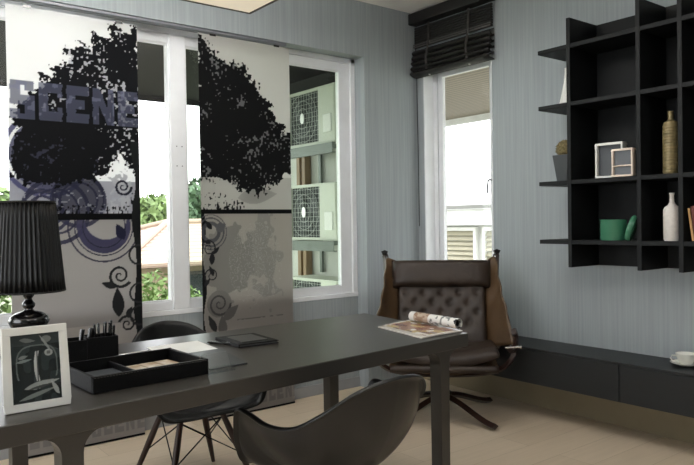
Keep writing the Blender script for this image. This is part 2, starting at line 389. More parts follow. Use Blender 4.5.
def paint2(X, Z):
    col = np.zeros(X.shape+(3,)); col[:] = S(222, 220, 218)
    put(col, Z < 1.30, (182, 177, 172))
    mid = (Z >= 1.29) & (Z < 1.52); put(col, mid, (196, 193, 190), .9)
    put(col, leaf(X, Z, 2.27, 1.40, .15, .05, .1), (165, 162, 160), .8)
    tm, h = tree_mask(X, Z, T2, 101); put(col, tm, (24, 25, 27)); put(col, h, (150, 150, 152), .8)
    put(col, grass(X, Z, 1.30, .13, 141) & (X < 2.17), (36, 37, 40))
    put(col, (Z > 1.283) & (Z < 1.313), (16, 16, 18))
    b = Z < 1.283
    n = vnoise(X, Z, 14, 55)*.6+vnoise(X, Z, 40, 56)*.4
    rr = np.hypot((X-2.06)/.17, (Z-.98)/.24); put(col, b & (rr+(n-.5)*.7 < 1), (152, 149, 146), .85)
    rr = np.hypot((X-2.27)/.16, (Z-1.0)/.25); put(col, b & (rr+(n-.5)*2.6 < .9), (158, 155, 152), .75)
    put(col, b & (np.abs((n*9) % 1-.5) < .08) & (np.hypot((X-2.25)/.2, (Z-.95)/.28) < 1), (196, 193, 190), .6)
    put(col, (X < 1.885+.012*np.sin(Z*17)) & b & (Z > .55), (34, 36, 38))
    for R, wd in ((.055, .012), (.088, .005), (.108, .003)): put(col, b & (np.abs(np.hypot(X-1.93, Z-1.17)-R) < wd), (96, 96, 104), .85)
    put(col, b & leaf(X, Z, 2.0, 1.20, .04, .03, .5), (120, 119, 122))
    for (a, z, L, W_, g) in ((1.915, 1.215, .035, .016, 2.2), (1.935, 1.01, .045, .018, 1.5), (1.965, 1.055, .03, .012, .8), (1.93, .93, .035, .014, 2.0), (1.90, .86, .03, .013, .9), (1.90, 1.11, .03, .012, 2.8)):
        put(col, leaf(X, Z, a, z, L, W_, g), (52, 53, 56))
    put(col, spiral(X, Z, 1.93, .90, .05, .004, 1.8, 1), (60, 60, 64))
    put(col, spiral(X, Z, 1.915, 1.07, .05, .004, 1.8, 3), (60, 60, 64))
    put(col, np.hypot(X-1.98, Z-.72) < .085, (146, 143, 140), .9)
    put(col, spiral(X, Z, 1.98, .72, .078, .006, 2), (100, 98, 98))
    put(col, leaf(X, Z, 2.06, .66, .07, .03, .7), (128, 126, 124)); put(col, leaf(X, Z, 2.0, .58, .07, .03, 1.6), (128, 126, 124)); put(col, leaf(X, Z, 1.93, .60, .06, .022, 2.0), (70, 70, 72))
    put(col, (np.abs(Z-.61) < .004) & (X > 2.1) & (X < 2.45) & (vnoise(X, Z, 50, 9) > .4), (140, 138, 136))
    put(col, text(X, Z, 'SCENE.SCENE', 1.88, .05, .050, .12, .014), (150, 147, 146), .8)
    put(col, text(X, Z, 'SCENE.SCENE', 1.88, .20, .050, .06, .014), (165, 162, 160), .8)
    return col

def painted_plane(name, nu, nv, fpos, fcol, m, parent=None, solid=0):
    """grid mesh carrying its print as a colour attribute"""
    ii, jj = np.meshgrid(np.arange(nu+1)/nu, np.arange(nv+1)/nv)
    co = fpos(ii, jj).reshape(-1, 3); col = fcol(ii, jj).reshape(-1, 3)
    me = bpy.data.meshes.new(name)
    idx = (np.arange(nv)[:, None]*(nu+1)+np.arange(nu)[None, :]).reshape(-1)
    fs = np.stack([idx, idx+1, idx+nu+2, idx+nu+1], 1)
    me.from_pydata(co.tolist(), [], fs.tolist()); me.update()
    at = me.color_attributes.new('print', 'FLOAT_COLOR', 'POINT')
    at.data.foreach_set('color', np.concatenate([col, np.ones((len(col), 1))], 1).astype(np.float32).reshape(-1))
    o = bpy.data.objects.new(name, me); C.objects.link(o); me.materials.append(m)
    if parent: o.parent = parent
    if solid:
        q = o.modifiers.new('s', 'SOLIDIFY'); q.thickness = solid; q.offset = -1
    return o
YP = 3.839
for (x0, x1, zt, pf, lab) in ((.792, 1.484, 2.372, paint1, 'printed fabric panel with black tree, SCENE lettering and purple rings, hanging left'),
                              (1.866, 2.529, 2.392, paint2, 'printed fabric panel with black tree and grey floral scroll, hanging on the right')):
    e = empty('panel_blind', ((x0+x1)/2, YP, 0), label=lab, cat='panel blind', group='printed panel blinds in front of the big window')
    cx = (x0+x1)/2
    painted_plane('fabric', 170, 600, lambda a, b: np.stack([x0+a*(x1-x0)-cx, .0015*np.sin(a*9), .012+b*(zt-.012)], -1),
                  lambda a, b: pf(x0+a*(x1-x0), .012+b*(zt-.012)), M_print, e, .001)
    MB().box(x0-cx, x1-cx, -.004, .006, .004, .014).build('bottom_rail', M_bleather, e)
    for q in (.15, .85):
        MB().box(x0-cx+q*(x1-x0)-.02, x0-cx+q*(x1-x0)+.02, -.003, .005, zt-.006, zt+.006).build('carrier', M_blackgloss, e)
tag(MB().box(-.85, 2.50, 3.832, 3.872, 2.398, 2.418).box(-.85, 2.50, 3.826, 3.832, 2.402, 2.418).build('panel_track', M_track, bevel=.002),
    'grey metal ceiling track along the top of the big window', 'curtain track')

# ------------------------------------------------------------------ blind over the narrow window
e = empty('woven_blind', (3.69, 3.42, 2.33), label='dark bamboo roman blind pulled up above the narrow window', cat='blind')
def bl(x0, x1, y0_, y1_, z0_, z1_): return (x0-3.69, x1-3.69, y0_-3.42, y1_-3.42, z0_-2.33, z1_-2.33)
MB().box(*bl(3.60, 3.688, 3.03, 3.812, 2.715, 2.80)).build('valance', M_bamboo, e, bevel=.008)
mm = MB()
n = 9
for i in range(n):      # woven slats of the hanging part
    z = 2.70-i*.018; mm.box(*bl(3.655, 3.670, 3.045, 3.80, z-.014, z))
mm.build('slats', M_bamboo, e, bevel=.002)
mm = MB()
for i in range(5):      # stacked folds, bulging to the room
    z = 2.53-i*.040; d = .045+.006*i
    mm.grid(lambda a, b, z=z, d=d: ((3.675-d*math.sin(b*PI)**.7)-3.69, (3.04+a*.765)-3.42, z-.055*b-2.33), 12, 8)
mm.build('folded_slats', M_bamboo, e, smooth=True, solid=.006)
MB().box(*bl(3.640, 3.650, 3.045, 3.80, 2.545, 2.552)).box(*bl(3.640, 3.650, 3.045, 3.80, 2.562, 2.567)).build('hem_bar', mat('grey_blind_bar', rgb(95, 93, 92), .5), e)
for yy in (3.64, 3.245):
    MB().tube([(3.648-3.69, yy-3.42, 2.71-2.33), (3.640-3.69, yy-3.42, 2.55-2.33), (3.613-3.69, yy-3.42, 2.44-2.33), (3.625-3.69, yy-3.42, 2.335-2.33)], .011, 6, sy=.3).build('tape', M_tape, e)
    MB().lathe([(.003, .012), (.010, .008), (.012, 0), (.006, -.010), (0, -.012)], (3.655-3.69, yy-3.42, -.005), 12).build('cord_knob', M_white, e, smooth=True)
MB().tube([(3.66-3.69, 3.80-3.42, .35), (3.672-3.69, 3.798-3.42, 0), (3.676-3.69, 3.797-3.42, -.6), (3.678-3.69, 3.797-3.42, -1.15)], .003, 6).build('pull_cord', M_bamboo, e)

# ------------------------------------------------------------------ wall shelf
ZS = [2.203, 1.873, 1.427, 1.084]; TH = .024
UY = [2.28, 1.864, 1.646, 1.24, 1.02]
e = empty('wall_shelf', (3.69, 1.66, .94), label='black open grid shelf unit fixed on the blue-grey wall', cat='shelf unit')
def sb(x0, x1, y0_, y1_, z0_, z1_): return (x0-3.69, x1-3.69, y0_-1.66, y1_-1.66, z0_-.94, z1_-.94)
for z in ZS: MB().box(*sb(3.40, 3.674, .82, 2.487, z-TH/2, z+TH/2)).build('shelf', M_black, e, bevel=.002)
for y in UY: MB().box(*sb(3.398, 3.674, y-.012, y+.012, .94, 2.363)).build('upright', M_black, e, bevel=.002)
MB().box(*sb(3.674, 3.689, 1.02, 2.28, .94, 2.363)).build('back_panel', M_black, e)
TOP = [z+TH/2+.0005 for z in ZS]

# ------------------------------------------------------------------ things on the shelf
def frame_ring(yc, w_, h_, d_, t, zb, xc, m, name, lab, rz, shelfbar=False):
    e = empty(name, (xc, yc, zb), rz, lab, 'ornament', 'open frames on the shelf')
    mb = MB().box(-d_/2, d_/2, -w_/2, w_/2, 0, t).box(-d_/2, d_/2, -w_/2, w_/2, h_-t, h_).box(-d_/2, d_/2, -w_/2, -w_/2+t, t, h_-t).box(-d_/2, d_/2, w_/2-t, w_/2, t, h_-t)
    mb.build('frame', m, e, bevel=.003)
    if shelfbar: MB().box(-d_/2, d_/2, -w_/2+t, w_/2-t, h_*.36, h_*.36+t*.8).build('crossbar', m, e, bevel=.002)
    MB().box(-.003, .003, -w_/2+t, w_/2-t, t, h_-t).build('grey_glass', mat('smoked_glass', rgb(70, 74, 78), .25), e)
    return e
frame_ring(2.066, .155, .195, .060, .011, TOP[2], 3.475, M_white, 'open_frame', 'larger white square open frame, behind the smaller cream one on shelf', .12)
frame_ring(1.958, .120, .150, .035, .009, TOP[2], 3.415, M_cream, 'open_frame', 'smaller cream open frame with a crossbar, in front of the larger one', 0, True)
# ribbed bronze bottle
prof = [(0, 0), (.036, 0), (.038, .005)]
z = .01
while z < .25:
    prof += [(.039, z), (.0405, z+.006), (.039, z+.012), (.0375, z+.014)]; z += .015
prof += [(.034, .266), (.018, .274), (.013, .283), (.0135, .313), (.015, .316), (.015, .322), (.009, .322), (.009, .31), (0, .31)]
tag(MB().lathe(prof, n=36).build('bottle_vase', mat('bronze_glaze', rgb(125, 112, 78), .35, metal=.25, var=.3, vscale=(8, 8, 60)), smooth=True), 'ribbed olive-gold bottle vase on the shelf above the white vase', 'vase').location = (3.47, 1.728, TOP[2])
tag(MB().lathe([(0, 0), (.037, 0), (.041, .01), (.042, .10), (.042, .158), (.036, .172), (.018, .186), (.0115, .20), (.0105, .23), (.0135, .243), (.0135, .246), (.008, .246), (.008, .22), (0, .22)], n=36)
    .build('bottle_vase', mat('speckled_white_ceramic', rgb(208, 202, 196), .5, var=.08, vscale=(60, 60, 60)), smooth=True), 'matte white bottle vase with thin neck, on lowest shelf', 'vase').location = (3.455, 1.718, TOP[3])
# green canister with its lid leaning against it
e = empty('canister', (3.46, 2.045, TOP[3]), label='green enamel canister without its lid, on the lowest shelf', cat='canister')
MB().lathe([(0, 0), (.066, 0), (.070, .006), (.070, .104), (.072, .112), (.068, .114), (.066, .108), (.066, .01), (0, .01)], n=40).build('body', M_green, e, smooth=True)
o = MB().lathe([(0, 0), (.067, 0), (.071, .006), (.071, .018), (.066, .026), (.02, .030), (0, .030)], n=40).build('lid', M_green, smooth=True)
tag(o, 'round green lid leaning upright against the green canister', 'lid'); o.rotation_euler = (math.radians(108), 0, math.radians(18)); o.location = (3.420, 1.930, TOP[3]+.0705)
# leaning books
for k, (yy, tl, hh, th, c, lab) in enumerate(((1.608, -.13, .165, .014, (196, 150, 96), 'slim tan book leaning at the right end of lowest shelf'),
                                         (1.592, -.13, .175, .026, (96, 44, 30), 'thick red-brown book leaning behind the slim tan book'))):
    e = empty('book', (3.50, yy, TOP[3]), label=lab, cat='book', group='leaning books on the lowest shelf', rot=(tl, 0, 0))
    m_ = mat('book_cover_%d' % k, rgb(*c), .5)
    MB().box(-.07, -.068, -th, 0, .001, hh).box(-.07, .06, -th, -th+.002, .001, hh).box(-.07, .06, -.002, 0, .001, hh).build('cover', m_, e)
    MB().box(-.066, .056, -th+.0022, -.0022, .004, hh-.004).build('pages', mat('book_pages', rgb(205, 190, 160), .9), e)
# potted ball plant and white cone vase on the left shelf ends
e = empty('potted_plant', (3.50, 2.375, TOP[2]), label='dry olive ball plant in a tapered charcoal pot on a shelf end', cat='potted plant')
t = .5
def sq(a, z): return [(-a, -a, z), (a, -a, z), (a, a, z), (-a, a, z)]
mb = MB(); L = [sq(.034, 0), sq(.052, .155), sq(.046, .155), sq(.044, .135)]
mb.add([p for l in L for p in l], [(3, 2, 1, 0), (12, 13, 14, 15)]+[(i*4+k, i*4+(k+1) % 4, i*4+4+(k+1) % 4, i*4+4+k) for i in range(3) for k in range(4)])
mb.build('pot', mat('charcoal_pot', rgb(58, 62, 64), .5), e, bevel=.002)
mb = MB()
for i in range(420):
    a = random.uniform(0, 2*PI); b = math.acos(random.uniform(-.55, 1)); d = Vector((math.sin(b)*math.cos(a), math.sin(b)*math.sin(a), math.cos(b)))
    p = Vector((0, 0, .19))+d*.048*random.uniform(.6, 1.0); q = d.cross(Vector((random.random(), random.random(), random.random()))).normalized()*.004
    mb.add([p-q, p+q, p+d*.014], [(0, 1, 2)])
mb.lathe([(0, .145), (.03, .150), (.046, .175), (.05, .195), (.04, .225), (.018, .242), (0, .245)], n=20)
mb.build('foliage', mat('dry_moss', rgb(120, 108, 74), .9, var=.4, vscale=(90, 90, 90)), e)
tag(MB().lathe([(0, 0), (.040, 0), (.042, .008), (.028, .07), (.014, .14), (.009, .2), (.009, .225), (.006, .225), (.006, .2), (0, .2)], n=28).build('cone_vase', M_white, smooth=True),
    'white tapered vase on the upper shelf end, half hidden by the upright', 'vase').location = (3.52, 2.375, TOP[1])

# ------------------------------------------------------------------ low floating bench
e = empty('floating_bench', (3.69, .9, .225), label='long low charcoal wall bench with drawers under the shelf unit', cat='bench')
MB().box(-.295, -.001, -1.9, 2.25, 0, .205).build('body', M_bench, e)
MB().box(-.305, -.001, -1.9, 2.25, .205, .217).build('bench_top', M_bench, e, bevel=.002)
for (a, b) in ((-1.9, -.345), (-.335, 1.07), (1.08, 2.25)):
    MB().box(-.303, -.295, a+.003, b-.003, .002, .200).build('drawer_front', M_bench, e, bevel=.0015)
e = empty('saucer', (3.565, 1.705, .4425), label='white saucer under the coffee cup on the bench', cat='saucer')
MB().lathe([(0, 0), (.035, 0), (.04, .004), (.075, .015), (.078, .018), (.074, .0185), (.04, .008), (0, .006)], n=40).build('plate', M_porc, e, smooth=True)
e = empty('coffee_cup', (3.565, 1.705, .4505), label='white coffee cup standing on the saucer on the bench', cat='cup')
MB().lathe([(0, 0), (.028, 0), (.03, .004), (.040, .018), (.049, .045), (.052, .056), (.049, .056), (.046, .045), (.035, .015), (0, .01)], n=40).build('bowl', M_porc, e, smooth=True)
MB().tube([(-.046*math.cos(.6), .046*math.sin(.6), .046), (-.062, .044, .048), (-.070, .048, .034), (-.060, .042, .020), (-.036, .026, .016)], .004, 8).build('handle', M_porc, e, smooth=True)

# ------------------------------------------------------------------ desk
e = empty('desk', (1.2, 2.25, 0), label='long charcoal desk with rounded leg joints in the middle of room', cat='desk')
Q = [(.27, 1.745), (2.125, 1.912), (2.215, 2.70), (.27, 2.66)]
MB().prism([(a-1.2, b-2.25) for a, b in Q], .695, .75, lambda p, t: (p[0], p[1], t)).build('tabletop', M_desk, e, bevel=.004, seg=3)
def leg(cx, cy, ang, w_=.055, sgn=1):
    R_ = .055; zt = .6955
    pts = [(-w_/2+.004, 0), (w_/2-.004, 0), (w_/2, zt-R_)]
    for k in range(1, 9):
        a = k/8*PI/2; pts.append((w_/2+R_*(1-math.cos(a)), zt-R_+R_*math.sin(a)))
    pts2 = [(-x, z) for x, z in pts[2:]][::-1]
    pts = pts+pts2
    ca, sa = math.cos(ang), math.sin(ang)
    MB().prism(pts, -w_/2, w_/2, lambda p, t: (cx-1.2+p[0]*ca-t*sa, cy-2.25+p[0]*sa+t*ca, p[1])).build('leg', M_desk, e, bevel=.003)
leg(.497, 1.802, .09); leg(1.972, 1.93, .09); leg(.553, 2.632, .015); leg(1.966, 2.662, .015)

# ------------------------------------------------------------------ moulded armchair
def make_armchair(lab):
    root = empty('armchair', label=lab, cat='chair', group='black moulded armchairs at the desk')
    s, d, h = .965, .93, .90
    half = [(0, .25, .425), (.16, .25, .425), (.242, .24, .445), (.282, .22, .53), (.298, .20, .62), (.305, .17, .672), (.305, .10, .672), (.297, 0, .650),
            (.268, -.10, .655), (.220, -.19, .712), (.145, -.262, .782), (.07, -.296, .812), (0, -.305, .82)]
    hs = spline(half, 5)
    rim = [(-p.x, p.y, p.z) for p in hs[::-1]][:-1]+[tuple(p) for p in hs][:-1]
    rim = [Vector((x*s, y*d, z*h)) for x, y, z in rim]
    c0 = Vector((0, .01, .372*h)); n = len(rim); K = 14
    vs = [c0]; fs = []
    for k in range(1, K+1):
        t = k/K
        for P_ in rim:
            hgt = P_.z-c0.z; a = max(0, min(1, (hgt-.02)/.12)); a = a*a*(3-2*a)
            g1 = math.sin(t*PI/2)**1.15*(1-.04*(1-t)); h1 = (1-math.cos(t*PI/2))**.98
            g2 = t; h2 = -0.06*math.sin(t*PI)*(1-t)+t*t
            g = g1*a+g2*(1-a); hh = h1*a+h2*(1-a)
            q = Vector((c0.x+(P_.x-c0.x)*g, c0.y+(P_.y-c0.y)*g, c0.z+hgt*hh)); vs.append(q)
    for P_ in rim:      # rolled lip
        o_ = Vector((P_.x, P_.y-.02, 0)).normalized(); vs.append(P_+o_*.014+Vector((0, 0, -.002)))
    for P_ in rim:
        o_ = Vector((P_.x, P_.y-.02, 0)).normalized(); vs.append(P_+o_*.019+Vector((0, 0, -.010)))
    for i in range(n): fs.append((0, 1+i, 1+(i+1) % n))
    for k in range(K+1):
        b = 1+k*n
        for i in range(n): fs.append((b+i, b+n+i, b+n+(i+1) % n, b+(i+1) % n))
    MB().add(vs, fs).build('seat_shell', M_shell, root, smooth=True, solid=.006, off=0, sub=1, angle=180)
    tops = {}; 
    for sx in (-1, 1):
        for sy in (-1, 1):
            a = Vector((sx*.105, sy*.10, .335)); b = Vector((sx*.215, sy*.205, 0))
            MB().tube([a, a.lerp(b, .35), a.lerp(b, .8), b], [.013, .0155, .012, .009], 12).build('leg', M_walnut, root, smooth=True)
            tops[sx, sy] = (a, b)
    wr = MB()
    for k in (((-1, -1), (1, -1)), ((-1, 1), (1, 1)), ((-1, -1), (-1, 1)), ((1, -1), (1, 1))):
        for p, q in (k, k[::-1]):
            A = tops[p][0].lerp(tops[p][1], .03); B = tops[q][0].lerp(tops[q][1], .55); wr.tube([A, B], .003, 6)
    wr.tube([tops[k][0] for k in ((-1, -1), (1, -1), (1, 1), (-1, 1))], .006, 6, closed=True)
    wr.build('brace', M_wire, root)
    return root
ch = make_armchair('near black moulded armchair with its back to the viewer, tucked under desk')
ch.location = (1.405, 1.855, 0); ch.rotation_euler.z = .04
c2 = copy_tree(ch); c2['label'] = 'far black moulded armchair behind the desk, dark wooden dowel legs showing'
c2.location = (1.375, 2.965, 0); c2.rotation_euler.z = PI+.02

# ------------------------------------------------------------------ leather recliner
e = empty('lounge_chair', (3.075, 2.985, 0), math.radians(-44.6), 'brown tufted leather lounge chair with bentwood star base in the corner', 'lounge chair')
def slab(mb, pts, w_, t_):      # laminated strip of rectangular section
    return mb.tube(pts, 1, 4, sx=w_, sy=t_)
for a in (-47, 43, 133, 223):
    a = math.radians(a-0); dx, dy = math.cos(a+math.radians(44.6-45)), math.sin(a+math.radians(44.6-45))
    pts = bez((dx*.02, dy*.02, .125), (dx*.16, dy*.16, .125), (dx*.30, dy*.30, .030), (dx*.43, dy*.43, .026), 10)
    slab(MB(), pts, .030, .020).build('leg', M_bent, e, bevel=.004)
MB().lathe([(0, .10), (.05, .10), (.055, .15), (.035, .16), (.03, .25), (.06, .26), (.06, .275), (0, .275)], n=24).build('swivel_hub', M_wire, e, smooth=True)
# bentwood: front rail curving up to the two arms, and the two back posts
rail = spline([(-.425, -.10, .560), (-.435, -.12, .50), (-.415, -.14, .40), (-.34, -.15, .325), (-.20, -.15, .295), (0, -.15, .288), (.20, -.15, .295), (.34, -.15, .325), (.415, -.14, .40), (.435, -.12, .50), (.425, -.10, .560)], 5)
slab(MB(), rail, .024, .016).build('front_bow', M_bent, e, smooth=True, angle=50)
rail = spline([(-.36, .02, .46), (-.30, .06, .36), (-.18, .08, .30), (0, .085, .288), (.18, .08, .30), (.30, .06, .36), (.36, .02, .46)], 5)
slab(MB(), rail, .022, .016).build('rear_bow', M_bent, e, smooth=True, angle=50)
for s in (-1, 1):
    MB().box(s*.16-.018, s*.16+.018, -.15, .09, .277, .297).build('cross_rail', M_bent, e, bevel=.003)
    post = spline([(s*.415, -.10, .42), (s*.385, .0, .47), (s*.355, .10, .60), (s*.350, .18, .80), (s*.358, .225, .96), (s*.366, .235, 1.005)], 6)
    slab(MB(), post, .022, .020).build('back_post', M_bent, e, smooth=True, angle=50)
    MB().tube([(s*.352, .232, 1.004), (s*.366, .234, 1.012), (s*.382, .232, 1.004)], .019, 10).build('post_cap', M_wire, e, smooth=True)
    MB().tube([(s*.34, .215, .925), (s*.350, .21, .955), (s*.352, .212, .985), (s*.36, .245, .99)], .005, 6).build('strap', M_chrome, e, smooth=True, label='pale strap at the top of the post')
    MB().tube([(s*.37, -.155, .455), (s*.452, -.165, .462)], .007, 8).lathe([(0, -.006), (.012, -.004), (.012, .006), (0, .008)], (s*.456, -.165, .462), 10, M=Matrix.Rotation(PI/2, 4, 'Y')).build('bolt', M_chrome, e, smooth=True)
    # hanging leather side wing from the post top down to the arm
    def wing(a, b, s=s):
        # b: 0 top .. 1 bottom ; a: 0 rear edge .. 1 front edge
        rear = Vector((s*.275, .215, .95)).lerp(Vector((s*.27, .06, .42)), b)
        front = Vector((s*.358, .222, .985)).lerp(Vector((s*.425, -.12, .550)), b)
        front.y -= .03*math.sin(b*PI); front.x -= s*.02*math.sin(b*PI)
        if b > .8: front = front.lerp(Vector((s*.42, -.13, .47)), (b-.8)/.2)
        p = rear.lerp(front, a); p.x += s*.016*math.sin(a*PI)*math.sin(b*PI)
        p.x += .004*math.sin(b*23+a*5); return p
    MB().grid(wing, 10, 24).build('side_wing', M_sling, e, smooth=True, solid=.009, off=0, angle=180)
MB().grid(lambda a, b: Vector(((a-.5)*.64, -.22+b*.32, .36-.05*math.cos((a-.5)*PI)+.05*b*b)), 16, 8).build('seat_sling', M_sling, e, smooth=True, solid=.01, angle=180)
def cushion(nx, ny, W_, H_, T_, fr, tuft=None, pw=.28):
    """closed pillow on the frame fr(x, y, thickness)"""
    mb = MB()
    def th(a, b):
        u_ = abs(2*a-1); v_ = abs(2*b-1)
        base = max(0, (1-u_**6))**pw*max(0, (1-v_**6))**pw
        q = T_*base
        if tuft:
            for (ta, tb) in tuft:
                dd = math.hypot((a-ta)*W_, (b-tb)*H_); q -= T_*.20*math.exp(-(dd/.020)**2)*base
                q -= T_*.10*base*math.exp(-(dd/.05)**2)
        return q
    mb.grid(lambda a, b: fr((a-.5)*W_, b*H_, th(a, b)), nx, ny)
    mb.grid(lambda a, b: fr((a-.5)*W_, b*H_, -.25*th(a, b)), nx, ny)
    return mb
def back_fr(x, y, t):       # y runs up the leaning back, t towards the sitter
    q = Vector((0, .05, .40)); up = Vector((0, .36, .93)).normalized(); nrm = Vector((0, -.93, .36)).normalized()
    return q+up*y+nrm*(t+.12*(x/.3)**2*.25)+Vector((x, 0, 0))
tf = [(a, b) for b in (.50, .78) for a in (.10, .30, .50, .70, .90)]+[(a, b) for b in (.64, .36) for a in (.20, .40, .60, .80)]
cushion(70, 50, .56, .46, .075, back_fr, tf).build('back_cushion', M_leather, e, smooth=True, angle=180)
for (a, b) in tf:
    MB().lathe([(0, .004), (.007, .003), (.009, -.002), (0, -.003)], n=10, M=Matrix.Rotation(math.radians(69), 4, 'X')).build('button', M_leather, e, smooth=True).location = back_fr((a-.5)*.56, b*.46, .040)
def head_fr(x, y, t):
    q = Vector((0, .145, .782)); up = Vector((0, .26, .97)).normalized(); nrm = Vector((0, -.97, .26)).normalized()
    return q+up*y+nrm*t+Vector((x, 0, 0))
cushion(50, 18, .635, .185, .080, head_fr, None, .5).build('headrest', M_leather, e, smooth=True, angle=180)
def seat_fr(x, y, t): return Vector((x, -.34+y, .375+.02*(1-y/.46)+t+.10*max(0, .06-y)*-3 + .05*(x/.3)**2))
cushion(50, 40, .64, .46, .060, seat_fr, [(.3, .5), (.7, .5)], .35).build('seat_cushion', M_leather, e, smooth=True, angle=180)
MB().grid(lambda a, b: Vector(((a-.5)*.62, -.345-.018*math.sin(b*PI), .385-b*.045)), 20, 5).build('seat_welt', M_leather, e, smooth=True, solid=.012, angle=180)

# ------------------------------------------------------------------ table lamp
e = empty('table_lamp', (.567, 2.494, .7505), label='black table lamp with pleated shade and rounded glossy base', cat='lamp')
MB().lathe([(0, 0), (.052, 0), (.055, .005), (.050, .012), (.020, .022), (.014, .04), (.016, .07), (.022, .105), (.040, .118), (.058, .130), (.066, .148), (.060, .165), (.040, .176), (.018, .182),
            (.013, .188), (.020, .197), (.021, .207), (.012, .218), (.011, .224), (.018, .233), (.0185, .243), (.010, .254), (.009, .29), (0, .29)], n=40).build('base', M_blackgloss, e, smooth=True, angle=180)
mb = MB(); nf = 44
def shade(a, b):
    t = a*2*PI; R = .116+(.090-.116)*b+(.0030 if True else 0)*math.cos(nf*t/1.0)*(1-.2*b)
    return (R*math.cos(t), R*math.sin(t), .247+.305*b)
mb.grid(shade, nf*10, 6)
so = mb.build('lamp_shade', M_shade, e, smooth=True, solid=.0015, angle=180)
MB().tube([(.117*math.cos(k/48*2*PI), .117*math.sin(k/48*2*PI), .249) for k in range(48)], .0035, 6, closed=True).build('hem', M_shade, so, smooth=True)
MB().tube([(.091*math.cos(k/48*2*PI), .091*math.sin(k/48*2*PI), .551) for k in range(48)], .0035, 6, closed=True).build('hem', M_shade, so, smooth=True)
MB().lathe([(.010, .285), (.022, .30), (.026, .34), (.014, .38), (0, .385)], n=20).build('bulb', M_white, e, smooth=True)

# ------------------------------------------------------------------ framed photo
e = empty('photo_frame', (.440, 1.850, .7512), math.radians(1), 'white picture frame with dark scooter photograph on the desk corner', 'picture frame', rot=(math.radians(-7), 0, math.radians(1)))
w_, h_, b_ = .158, .212, .020
MB().box(-w_/2, w_/2, 0, .014, 0, b_).box(-w_/2, w_/2, 0, .014, h_-b_, h_).box(-w_/2, -w_/2+b_, 0, .014, b_, h_-b_).box(w_/2-b_, w_/2, 0, .014, b_, h_-b_).build('frame', M_white, e, bevel=.002)
MB().box(-w_/2+.004, w_/2-.004, .010, .016, .004, h_-.004).build('backing', M_bleather, e)
def pic(a, b):
    col = np.zeros(a.shape+(3,)); col[:] = S(24, 30, 30)
    n = vnoise(a, b, 6, 3); put(col, n > .62, (44, 52, 52), .7); put(col, b > .83, (52, 58, 58), .7)
    put(col, np.hypot((a-.72)/.10, (b-.90)/.05) < 1, (118, 122, 120), .8)         # headlight
    put(col, leaf(a, b, .35, .90, .16, .03, -.1), (120, 124, 122), .7)
    put(col, (np.abs(((np.abs(a-.52)/.40)**3+(np.abs(b-.52)/.30)**3)**(1/3)-1) < .035) & (b > .34), (104, 112, 110), .7)   # leg-shield rim
    put(col, (np.abs(a-.52-.03*np.sin(b*9)) < .035) & (b > .30) & (b < .74), (190, 192, 190), .85)
    put(col, (np.abs(a-.53) < .012) & (b > .30) & (b < .74), (60, 62, 62), .9)
    put(col, np.hypot((a-.76)/.085, (b-.70)/.05) < 1, (150, 154, 152), .9); put(col, np.hypot((a-.76)/.04, (b-.70)/.025) < 1, (80, 84, 84), .9)
    put(col, leaf(a, b, .25, .665, .10, .025, .15), (128, 134, 132), .8); put(col, leaf(a, b, .27, .61, .16, .02, .1), (130, 140, 138), .8)
    put(col, leaf(a, b, .60, .25, .36, .05, .12), (150, 155, 152), .85); put(col, leaf(a, b, .60, .22, .30, .02, .1), (40, 44, 44), .9)
    put(col, leaf(a, b, .52, .12, .40, .03, .18), (128, 134, 130), .8)
    put(col, leaf(a, b, .86, .18, .13, .04, 2.2), (160, 164, 160), .85)
    put(col, leaf(a, b, .70, .84, .18, .02, 2.3), (140, 144, 142), .8)
    return col
painted_plane('photograph', 110, 150, lambda a, b: np.stack([-w_/2+b_*.9+a*(w_-1.8*b_), .006+0*a, b_*.9+b*(h_-1.8*b_)], -1), pic, M_pic, e)
MB().box(-.02, .02, .016, .02, .02, .15).build('stand', M_bleather, e).rotation_euler = (math.radians(0), 0, 0)

# ------------------------------------------------------------------ desk tray, organiser, pens
A_ = math.radians(3.5)
e = empty('desk_tray', (.768, 2.055, .7505), A_, 'black leather desk tray with two compartments holding papers', 'tray')
w_, d_, hh, t = .362, .262, .048, .010
MB().box(-w_/2, w_/2, -d_/2, -d_/2+t, 0, hh).box(-w_/2, w_/2, d_/2-t, d_/2, 0, hh).box(-w_/2, -w_/2+t, -d_/2+t, d_/2-t, 0, hh).box(w_/2-t, w_/2, -d_/2+t, d_/2-t, 0, hh).build('rim', M_bleather, e, bevel=.002)
MB().box(-w_/2+t, w_/2-t, -d_/2+t, d_/2-t, .001, .006).build('tray_base', M_bleather, e)
MB().box(-.035, -.028, -d_/2+t, d_/2-t, .006, .036).build('divider', M_bleather, e, bevel=.001)
st = MB()
for (x0, y0_, x1, y1_) in ((-w_/2+.004, -d_/2-.0004, w_/2-.004, -d_/2-.0004), (-w_/2+.003, -d_/2+.003, w_/2-.003, -d_/2+.003), (w_/2-.003, -d_/2+.003, w_/2-.003, d_/2-.003)):
    zz = hh+.0002 if y0_ > -d_/2 else hh-.004
    for k in range(40):
        a = k/40; b = (k+.55)/40
        st.tube([(x0+(x1-x0)*a, y0_+(y1_-y0_)*a, zz), (x0+(x1-x0)*b, y0_+(y1_-y0_)*b, zz)], .0006, 4)
st.build('stitching', mat('grey_thread', rgb(96, 92, 88), .8), e)
def cards(a, b):
    col = np.zeros(a.shape+(3,)); col[:] = S(206, 190, 168)
    n = vnoise(a, b, 5, 23); put(col, n > .6, (176, 150, 122), .7); put(col, vnoise(a, b, 9, 29) > .72, (226, 218, 204), .8); put(col, np.abs(((a*3) % 1)-.02) < .03, (120, 104, 84), .8)
    return col
